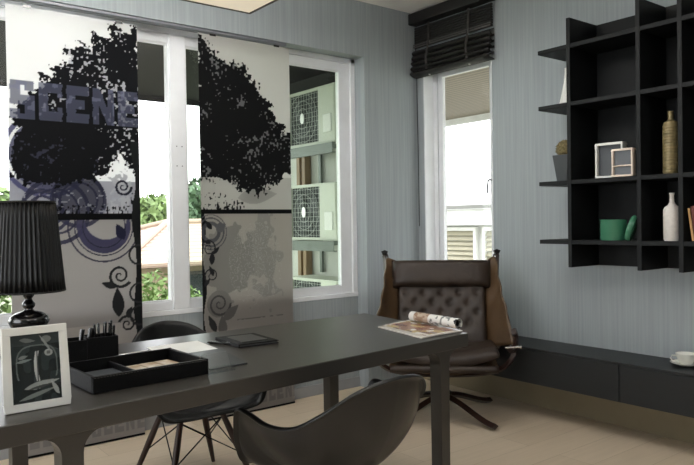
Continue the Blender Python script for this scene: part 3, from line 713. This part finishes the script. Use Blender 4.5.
o = painted_plane('printed_card', 60, 40, lambda a, b: np.stack([(a-.5)*.165, (b-.5)*.13, 0*a+.0], -1), cards, M_mag, None, .003)
tag(o, 'beige printed card lying in the right compartment of the desk tray', 'card'); o.location = (.838, 2.075, .7705); o.rotation_euler = (0, 0, A_+.05)
tag(MB().box(-.065, .065, -.09, .09, 0, .012).build('notebook', mat('slate_notebook', rgb(62, 65, 70), .4), bevel=.002), 'slate grey notebook lying in the left compartment of the desk tray', 'notebook')
o = [x for x in C.objects if x.name == 'notebook'][0]; o.location = (.672, 2.05, .7572); o.rotation_euler = (0, 0, A_)
e = empty('desk_organizer', (.735, 2.415, .7505), math.radians(-6), 'black leatherette desk organizer beside the lamp, holding pens', 'desk organizer')
t = .006
mb = MB()
def cell(x0, x1, y0_, y1_, h_):
    mb.box(x0, x1, y0_, y0_+t, 0, h_).box(x0, x1, y1_-t, y1_, 0, h_).box(x0, x0+t, y0_+t, y1_-t, 0, h_).box(x1-t, x1, y0_+t, y1_-t, 0, h_)
cell(-.095, -.008, -.04, .05, .078); cell(-.008, .095, -.045, .05, .084)
mb.box(-.095, .095, -.04, .05, 0, .004)
mb.build('compartments', M_bleather, e, bevel=.0015)
for k, (dx, dy, lx, ly, hgt) in enumerate(((.030, -.02, -.01, .0, .125), (.042, .01, .0, .012, .122), (.052, -.022, .006, 0, .13), (.060, .018, .004, .01, .122), (.070, -.01, .004, 0, .126), (.080, .02, .008, .008, .128), (.078, -.028, .006, -.002, .118))):
    pe = empty('pen', (0, 0, 0), label='black pen, upright in the organizer among identical pens', cat='pen', group='black pens standing in the organizer')
    a = Vector((dx, dy, .006)); b = Vector((dx+lx, dy+ly, hgt)); R_ = Matrix.Rotation(math.radians(-6), 3, 'Z'); o0 = Vector((.735, 2.415, .7505))
    a = o0+R_ @ a; b = o0+R_ @ b; pe.location = a; b = b-a; a = Vector((0, 0, 0))
    MB().tube([a, a.lerp(b, .1), b], [.002, .0045, .0045], 10).build('barrel', M_blackgloss, pe, smooth=True)
    MB().tube([b, b*1.03], .003, 8).build('tip', M_track, pe, smooth=True)
    MB().box(-.001, .001, -.0065, -.0045, b.z*.7, b.z*.98).build('clip', M_chrome, pe)
sc_ = empty('marker', (.700, 2.405, .7585), label='thick black marker leaning out of organizer, the left of two', cat='marker', group='thick markers in the organizer')
MB().tube([(0, 0, 0), (.008, 0, .05), (.016, 0, .095)], .007, 12).build('barrel', M_blackgloss, sc_, smooth=True); MB().tube([(.0145, 0, .088), (.0175, 0, .104)], .0078, 12).build('cap', M_blackgloss, sc_, smooth=True)
m2 = copy_tree(sc_); m2['label'] = 'thick black marker leaning out of organizer, nearest to the upright pens'; m2.location = (.725, 2.402, .7585); m2.scale = (1.35, 1, 1.02)

# ------------------------------------------------------------------ papers, notebooks, holder, magazines
tag(MB().prism([(.965, 2.30), (1.178, 2.303), (1.197, 2.521), (.985, 2.515)], .7503, .7515, lambda p, t: (p[0], p[1], t)).build('paper_sheet', M_paper), 'blank white sheet of paper lying behind the desk tray', 'paper')
o = MB().tube([(-.06, 0, .004), (-.05, 0, .004), (.05, 0, .004), (.062, 0, .004)], [.002, .004, .004, .003], 10).build('silver_pen', M_chrome, smooth=True)
tag(o, 'slim silver pen lying behind the desk tray', 'pen'); o.location = (.90, 2.42, .7505); o.rotation_euler.z = .1
e = empty('notebook', (1.335, 2.36, .7505), math.radians(-4), 'black covered notebook lying open-side down on the middle of desk', 'notebook')
MB().box(-.085, .085, -.105, .115, 0, .003).box(-.085, .085, -.105, .115, .010, .013).box(-.085, -.081, -.105, .115, .003, .010).build('cover', M_bleather, e, bevel=.001)
MB().box(-.080, .080, -.100, .110, .0032, .0098).build('pages', mat('dark_edge_pages', rgb(90, 90, 90), .8), e)
MB().box(-.055, .055, -.07, .08, .013, .0155).build('label_plate', mat('grey_cover_panel', rgb(66, 66, 66), .35), e)
e = empty('ballpoint_pen', (1.235, 2.37, .7505), math.radians(-62), 'black ballpoint pen with silver clip lying beside the notebook', 'pen')
MB().tube([(-.075, 0, .005), (-.065, 0, .005), (.06, 0, .005), (.07, 0, .005)], [.002, .005, .005, .004], 12).build('barrel', M_blackgloss, e, smooth=True)
MB().box(.015, .066, -.0015, .0015, .0102, .0118).build('clip', M_chrome, e)
tag(MB().prism([(.985, 2.275), (1.18, 2.29), (1.125, 1.990), (.985, 1.975)], .7503, .7545, lambda p, t: (p[0], p[1], t)).build('paper_folder', mat('slate_folder', rgb(56, 58, 62), .4), bevel=.001),
    'dark slate folder lying between desk tray and notebook', 'folder')
e = empty('acrylic_holder', (1.00, 1.945, .7505), math.radians(5), 'clear acrylic card holder standing right of the desk tray', 'card holder')
MB().box(-.055, .045, -.020, -.018, 0, .022).box(-.055, .045, -.02, .045, 0, .002).build('foot', M_acr, e, bevel=.0005)
MB().add([(-.055, .0, .002), (.045, .0, .002), (.045, .03, .055), (-.055, .03, .055), (-.055, .002, .0015), (.045, .002, .0015), (.045, .032, .0545), (-.055, .032, .0545)],
         [(0, 1, 2, 3), (7, 6, 5, 4), (0, 4, 5, 1), (1, 5, 6, 2), (2, 6, 7, 3), (3, 7, 4, 0)]).build('back_plate', M_acr, e)
def magp(a, b):
    col = np.zeros(a.shape+(3,)); col[:] = S(214, 208, 200)
    put(col, (a > .04) & (a < .96) & (b > .06) & (b < .94), (150, 118, 100))
    n = vnoise(a, b, 5, 63); put(col, (n > .55) & (a > .04) & (a < .96) & (b > .06) & (b < .94), (186, 168, 120), .8)
    n = vnoise(a, b, 7, 64); put(col, (n > .62) & (a > .04) & (a < .96) & (b > .06), (120, 62, 56), .8)
    n = vnoise(a, b, 9, 65); put(col, (n > .70), (225, 222, 214), .9)
    put(col, (a > .04) & (a < .14) & (b > .06), (190, 184, 172))
    return col
P4 = [(1.944, 2.275), (1.880, 1.935), (2.130, 1.950), (2.190, 2.33)]
o = painted_plane('magazine', 60, 60, lambda a, b: np.stack([P4[1][0]*(1-a)*(1-b)+P4[2][0]*a*(1-b)+P4[3][0]*a*b+P4[0][0]*(1-a)*b-2.03,
      P4[1][1]*(1-a)*(1-b)+P4[2][1]*a*(1-b)+P4[3][1]*a*b+P4[0][1]*(1-a)*b-2.12, .0055+.002*np.sin(a*PI)], -1), magp, M_mag, None, .005)
o.location = (2.03, 2.12, .7508); tag(o, 'open colour magazine lying flat at the right end of desk', 'magazine')
def rollp(a, b):
    col = np.zeros(a.shape+(3,)); col[:] = S(222, 220, 214)
    put(col, (b < .42) & (b > .10), (150, 124, 104)); put(col, (b < .42) & (b > .10) & (vnoise(a*6, b*3, 6, 73) > .6), (186, 166, 146))
    put(col, (b > .46) & (vnoise(a*2.2, b*2.2, 5, 79) > .60), (40, 42, 46))
    put(col, (b > .46) & (vnoise(a*3, b*2.2, 9, 80) > .72), (120, 122, 120))
    return col
A0 = Vector((2.150, 2.275, 0)); A1 = Vector((2.125, 1.965, 0)); dl = (A1-A0)
def rollpos(a, b):
    th = a*2*PI*2.2; R = .0225-.0012*a*2.2
    ax = dl.normalized(); sd = Vector((-ax.y, ax.x, 0))
    x = (A0.x+dl.x*b)+sd.x*R*np.cos(th)-2.14; y = (A0.y+dl.y*b)+sd.y*R*np.cos(th)-2.12; z = R*np.sin(th)+.0235
    return np.stack([x, y, z], -1)
o = painted_plane('rolled_magazine', 120, 60, rollpos, rollp, M_mag, None, .0006); o.location = (2.14, 2.12, .7590)
tag(o, 'rolled up magazine lying on top of the open magazine', 'magazine')

# ------------------------------------------------------------------ hanging lamp over the desk
e = empty('pendant_light', (1.05, 2.30, ZT), label='cream square box lamp hanging from the ceiling over the desk', cat='pendant lamp')
x0, x1, y0_, y1_ = -.60, .61, -.55, .552; zb = 2.22-ZT
MB().box(x0, x1, y0_, y0_+.01, zb, zb+.2).box(x0, x1, y1_-.01, y1_, zb, zb+.2).box(x0, x0+.01, y0_+.01, y1_-.01, zb, zb+.2).box(x1-.01, x1, y0_+.01, y1_-.01, zb, zb+.2).build('lamp_shade', mat('dark_lamp_rim', rgb(70, 64, 56), .6), e)
dm = mat('cream_lamp_diffuser', rgb(226, 216, 196), .7); b = dm.node_tree.nodes['Principled BSDF']
b.inputs['Emission Color'].default_value = rgb(255, 240, 215); b.inputs['Emission Strength'].default_value = .22
MB().box(x0+.011, x1-.011, y0_+.011, y1_-.011, zb+.003, zb+.008).build('diffuser', dm, e)
for sx in (-.3, .3): MB().tube([(sx, 0, 0), (sx, 0, zb+.008)], .004, 6).build('rod', M_wire, e)

ld = bpy.data.lights.new('uplight', 'AREA'); ld.energy = 48; ld.size = .9; ld.color = (.97, .98, 1)
lo = bpy.data.objects.new('uplight', ld); C.objects.link(lo); lo.location = (1.05, 2.30, 2.30); lo.rotation_euler = (PI, 0, 0)
# ------------------------------------------------------------------ outside
M_gr = mat('lawn', rgb(110, 116, 92), .9, var=.3, vscale=(1, 1, 1))
struct(MB().box(-60, 80, 4.3, 110, -3.3, -3).box(4.2, 80, -40, 4.3, -3.3, -3).build('ground', M_gr))
M_soffit = mat('dark_soffit', rgb(16, 14, 12), .8)
mb = MB(); mb.prism([(4.06, 3.05), (7.0, 2.60), (7.0, 2.545), (7.02, 2.545), (7.02, 2.70), (4.06, 3.15)], -4, 5.6, lambda p, t: (t, p[0], p[1])); struct(mb.build('trim_1', M_soffit))
M_slat = mat_stripe('slatted_wood_soffit', rgb(140, 128, 112), rgb(92, 84, 74), 'X', 4.2, bump=.2)
o = MB().box(3.86, 6.50, -1, 6.45, 2.53, 2.60).build('trim_2', M_slat); struct(o)
struct(MB().box(6.50, 6.54, -1, 6.45, 2.45, 2.66).build('trim_3', M_white))
struct(MB().box(3.845, 3.859, 4.06, 6.46, 2.525, 2.64).build('trim_4', M_soffit))
# service wall carrying the condensers
M_render = mat('pale_render', rgb(172, 174, 164), .85)
struct(MB().box(4.15, 4.35, 4.55, 8.2, -3, 2.44).build('wall_outside', M_render))
tag(MB().box(4.02, 4.12, 6.42, 6.50, -3, 2.45).build('downpipe', mat('grey_pipe', rgb(150, 154, 150), .5), bevel=.02), 'grey square downpipe on the outside wall behind condensers', 'pipe')
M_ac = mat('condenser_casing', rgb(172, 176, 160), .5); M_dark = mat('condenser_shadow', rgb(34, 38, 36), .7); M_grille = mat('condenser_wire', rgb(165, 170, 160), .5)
M_galv = mat('galvanised_steel', rgb(92, 98, 90), .5, metal=.4)
def condenser(lab):
    # local: face towards -X, length along Y, bottom at z=0
    e = empty('air_conditioner', label=lab, cat='air conditioner', group='air conditioner condensers outside the window')
    D, L_, H_ = .30, .82, .545
    fy, fz, fr = .52, .275, .245
    face = MB()
    # casing sides
    face.box(0, D, 0, L_, H_-.012, H_).box(0, D, 0, L_, 0, .012).box(0, D, 0, .01, .012, H_-.012).box(0, D, L_-.01, L_, .012, H_-.012).box(D-.01, D, .01, L_-.01, .012, H_-.012)
    # front face with a square recess round the fan
    y0f, y1f, z0f, z1f = fy-.265, fy+.265, .03, H_-.03
    face.box(0, .012, .01, y0f, .012, H_-.012).box(0, .012, y1f, L_-.01, .012, H_-.012).box(0, .012, y0f, y1f, .012, z0f).box(0, .012, y0f, y1f, z1f, H_-.012)
    face.build('casing', M_ac, e, bevel=.004)
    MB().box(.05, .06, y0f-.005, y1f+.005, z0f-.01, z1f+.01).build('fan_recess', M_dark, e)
    fb = MB()
    for k in range(3):
        a = k*2*PI/3
        fb.grid(lambda p, q, a=a: (.045-.02*p, fy+(.05+.17*q)*math.cos(a+p*1.3), fz+(.05+.17*q)*math.sin(a+p*1.3)), 6, 3)
    fb.build('fan_blade', mat('fan_grey', rgb(44, 47, 46), .6), e, smooth=True, solid=.003)
    g = MB()
    for k in range(12): g.tube([(.004, y0f+.02+k*.0445, z0f), (.004, y0f+.02+k*.0445, z1f)], .0017, 5)
    for k in range(11): g.tube([(.002, y0f, z0f+.02+k*.0445), (.002, y1f, z0f+.02+k*.0445)], .0017, 5)
    for R_ in (.10, .17, .24): g.tube([(.001, fy+R_*math.cos(k/28*2*PI), fz+R_*math.sin(k/28*2*PI)) for k in range(28)], .0018, 5, closed=True)
    g.build('fan_grille', M_grille, e)
    MB().lathe([(0, 0), (.032, 0), (.032, .006), (0, .008)], n=24, M=Matrix.Rotation(-PI/2, 4, 'Y') @ Matrix.Diagonal((1.6, 1, 1, 1))).build('badge', M_white, e).location = (-.001, fy, fz)
    MB().box(-.010, 0, .045, .17, .10, .27).build('valve_cover', mat('valve_cover_white', rgb(196, 198, 188), .5), e, bevel=.004)
    for yy in (.12, .70):
        br = MB().box(-.01, .34, yy-.02, yy+.02, -.045, -.004).box(.325, .35, yy-.02, yy+.02, -.34, -.045)
        br.build('bracket', M_galv, e)
    MB().box(-.03, -.025, .0, .82, -.10, -.004).box(-.03, .01, .0, .82, -.012, -.004).box(-.03, .01, .0, .82, -.10, -.092).build('bracket_rail', M_galv, e, bevel=.002)
    return e
ac = condenser('topmost air conditioner condenser outside, just under the dark eave'); ac.location = (3.78, 5.0, 1.965)
for z, lab in ((1.05, 'middle air conditioner condenser outside, below the topmost one'), (.135, 'lowest air conditioner condenser outside, only its pale top showing')):
    a = copy_tree(ac); a['label'] = lab; a.location = (3.78, 5.0, z)
for k, yy in enumerate((5.93, 6.03)):
    tag(MB().box(4.06, 4.14, yy-.03, yy+.03, -3, 2.42).build('timber_post', mat('orange_timber', rgb(120, 98, 70), .6, var=.2, vscale=(30, 30, 3)), bevel=.005),
        ('orange-brown timber post on the outside wall, nearer the window' if k == 0 else 'orange-brown timber post on the outside wall, farther from window'), 'post', 'timber posts on the outside wall')

# tiled-roof house beyond the garden
e = empty('house', (8, 16, -3), label='beige house with pale hipped tile roof seen beyond the garden', cat='house')
def hv(x, y, z): return (x-8, y-16, z+3)
ev = .47; c = [hv(4.55, 12.8, ev), hv(13, 12.8, ev), hv(13, 19.5, ev), hv(4.55, 19.5, ev), hv(6.9, 16.1, 1.27), hv(10.6, 16.1, 1.27)]
M_tile = mat_stripe('pale_roof_tiles', rgb(172, 152, 134), rgb(128, 108, 94), 'Z', 4.4, rough=.8, bump=.5)
MB().add(c, [(0, 1, 5, 4), (1, 2, 5), (2, 3, 4, 5), (3, 0, 4)]).build('roof', M_tile, e, solid=.08)
hp = MB()
for a, b in ((0, 4), (1, 5), (2, 5), (3, 4), (4, 5)): hp.tube([Vector(c[a])+Vector((0, 0, .04)), Vector(c[b])+Vector((0, 0, .04))], .07, 8)
hp.build('ridge_cap', mat('ridge_tile', rgb(150, 132, 116), .8), e)
MB().box(*[q for q in (5.05-8, 12.5-8, 13.3-16, 19-16, 0, ev-.12+3)]).build('wall', mat('beige_house_wall', rgb(160, 144, 120), .85), e)
for xx in (6.02, 8.3, 10.4):
    wf = MB().box(xx-8, xx+.95-8, 13.26-16, 13.31-16, -.85+3, .25+3).build('window', mat('house_window_frame', rgb(70, 66, 62), .5), e)
    MB().box(xx+.06-8, xx+.44-8, 13.25-16, 13.262-16, -.78+3, .18+3).box(xx+.51-8, xx+.89-8, 13.25-16, 13.262-16, -.78+3, .18+3).build('pane', mat('house_window_glass', rgb(40, 46, 50), .1), wf)
# neighbour seen through the narrow window
e = empty('house', (9.5, 8, -3), label='white neighbouring house with louvred windows behind the narrow window', cat='house')
def hw(x0, x1, y0, y1, z0, z1): return (x0-9.5, x1-9.5, y0-8, y1-8, z0+3, z1+3)
MB().box(*hw(8.15, 13, 4.5, 11.8, -3, 1.15)).build('wall', mat('white_house_wall', rgb(200, 200, 196), .8), e)
MB().box(*hw(7.95, 8.15, 4.3, 12.0, 1.15, 1.40)).build('fascia', M_white, e)
MB().add([(7.9-9.5, 4.2-8, 4.40), (7.9-9.5, 12.1-8, 4.40), (10.6-9.5, 12.1-8, 5.16), (10.6-9.5, 4.2-8, 5.16)], [(0, 1, 2, 3)]).build('roof', mat_stripe('pale_grey_roof', rgb(168, 168, 164), rgb(132, 132, 128), 'X', 2.2, rough=.8), e, solid=.06)
M_louv = mat('beige_louvre', rgb(160, 154, 132), .6)
for yy in (5.0, 6.05, 7.10, 8.15, 9.20):
    wf = MB().box(*hw(8.08, 8.15, yy, yy+.92, -.6, -.5)).box(*hw(8.08, 8.15, yy, yy+.92, 1.06, 1.12)).box(*hw(8.08, 8.15, yy, yy+.05, -.5, 1.06)).box(*hw(8.08, 8.15, yy+.87, yy+.92, -.5, 1.06)).build('window', M_white, e)
    lv = MB()
    for k in range(20):
        z = -.5+k*.078; lv.add([(8.10-9.5, yy+.05-8, z+3), (8.10-9.5, yy+.87-8, z+3), (8.14-9.5, yy+.87-8, z+.07+3), (8.14-9.5, yy+.05-8, z+.07+3)], [(0, 1, 2, 3)])
    lv.build('louvre', M_louv, wf, solid=.006)

def tree(loc, rx, rz, zc, n, ls, col, name, lab, cat, group=None, trunk=True, seed=1):
    rnd = random.Random(seed)
    e = empty(name, loc, label=lab, cat=cat, group=group)
    mb = MB()
    cl = []
    for i in range(26):
        a = rnd.uniform(0, 2*PI); b = math.acos(rnd.uniform(-.8, 1)); rr = rnd.uniform(.35, .82)
        cl.append((Vector((math.sin(b)*math.cos(a)*rx*rr, math.sin(b)*math.sin(a)*rx*rr, zc+math.cos(b)*rz*rr)), rnd.uniform(.25, .45)*min(rx, rz)))
    for i in range(n):
        c0, rr = cl[rnd.randrange(len(cl))]
        d = Vector((rnd.gauss(0, 1), rnd.gauss(0, 1), rnd.gauss(0, 1))).normalized(); p = c0+d*rr*rnd.uniform(.65, 1.05)
        q = Vector((rnd.gauss(0, 1), rnd.gauss(0, 1), rnd.gauss(0, 1))).normalized(); s_ = q.cross(d)
        if s_.length < .01: continue
        s_.normalize(); l = ls*rnd.uniform(.6, 1.2)
        mb.add([p-q*l, p+s_*l*.45, p+q*l, p-s_*l*.45], [(0, 1, 2, 3)])
    mb.build('foliage', mat('leaves_'+name+str(seed), rgb(*col), .7, var=.35, vscale=(2, 2, 2)), e)
    st = MB()
    st.tube([(0, 0, 0), (.04, .02, zc*.5), (0, 0, zc)], [.14*rx*.5+.03, .10*rx*.5+.02, .03], 8)
    for c0, rr in cl[::3]: st.tube([(0, 0, zc-rz*.5), c0], [.035, .012], 5)
    st.build('trunk', mat('bark'+str(seed), rgb(92, 78, 62), .9), e)
    return e
tree((9.2, 23.5, -3), 1.9, 1.3, 3.9, 6500, .22, (96, 118, 66), 'tree', 'round light green tree behind the tiled house roof', 'tree', seed=3)
tree((13.0, 25.5, -3), 2.0, 1.7, 4.5, 6500, .22, (76, 98, 72), 'tree', 'blue-green tree behind the house, right of the window mullion', 'tree', seed=4)
tree((1.8, 17, -3), 2.0, 2.1, 4.0, 3000, .20, (92, 116, 62), 'tree', 'green tree left of the tiled house, beyond the first panel', 'tree', seed=5)
tree((.6, 8.2, -3), 1.2, 1.2, 3.3, 3400, .085, (88, 112, 54), 'bush', 'tall green bush seen low at the left edge of window', 'bush', 'bushes below the window', seed=6)
for i, (x, y, zc, lab) in enumerate(((2.75, 7.6, 2.78, 'leafy bush below the window, left of the mullion'), (4.0, 9.4, 2.72, 'leafy bush below the window, right at the mullion'), (6.1, 10.6, 2.6, 'leafy bush below the window, behind the right printed panel'))):
    tree((x, y, -3), .80, .75, zc, 3000, .07, ((84, 108, 48), (92, 116, 56), (80, 104, 48))[i], 'bush', lab, 'bush', 'bushes below the window', seed=20+i)

# ------------------------------------------------------------------ light
wd = bpy.data.worlds.new('overcast_sky'); SC.world = wd; wd.use_nodes = True
bg = wd.node_tree.nodes['Background']; bg.inputs['Color'].default_value = (.95, .975, 1.0, 1); bg.inputs['Strength'].default_value = 2.6
sd = bpy.data.lights.new('hazy_sun', 'SUN'); sd.energy = 1.0; sd.angle = math.radians(25); sun = bpy.data.objects.new('hazy_sun', sd); C.objects.link(sun)
sun.rotation_euler = (math.radians(28), 0, math.radians(25))
# unseen area lamps added behind the viewer to brighten the room
for k, (x, y) in enumerate(((-.4, -.6), (2.0, -.6))):
    ld = bpy.data.lights.new('ceiling_fill', 'AREA'); ld.energy = 11; ld.size = .5; ld.color = (1, .99, .97)
    lo = bpy.data.objects.new('ceiling_fill', ld); C.objects.link(lo); lo.location = (x, y, ZT-.03)
SC.view_settings.view_transform = 'Standard'; SC.view_settings.look = 'None'; SC.view_settings.gamma = 1
SC.view_settings.use_curve_mapping = False; SC.view_settings.exposure = 1.05
SC.cycles.max_bounces = 10; SC.cycles.transparent_max_bounces = 12; SC.cycles.use_denoising = True
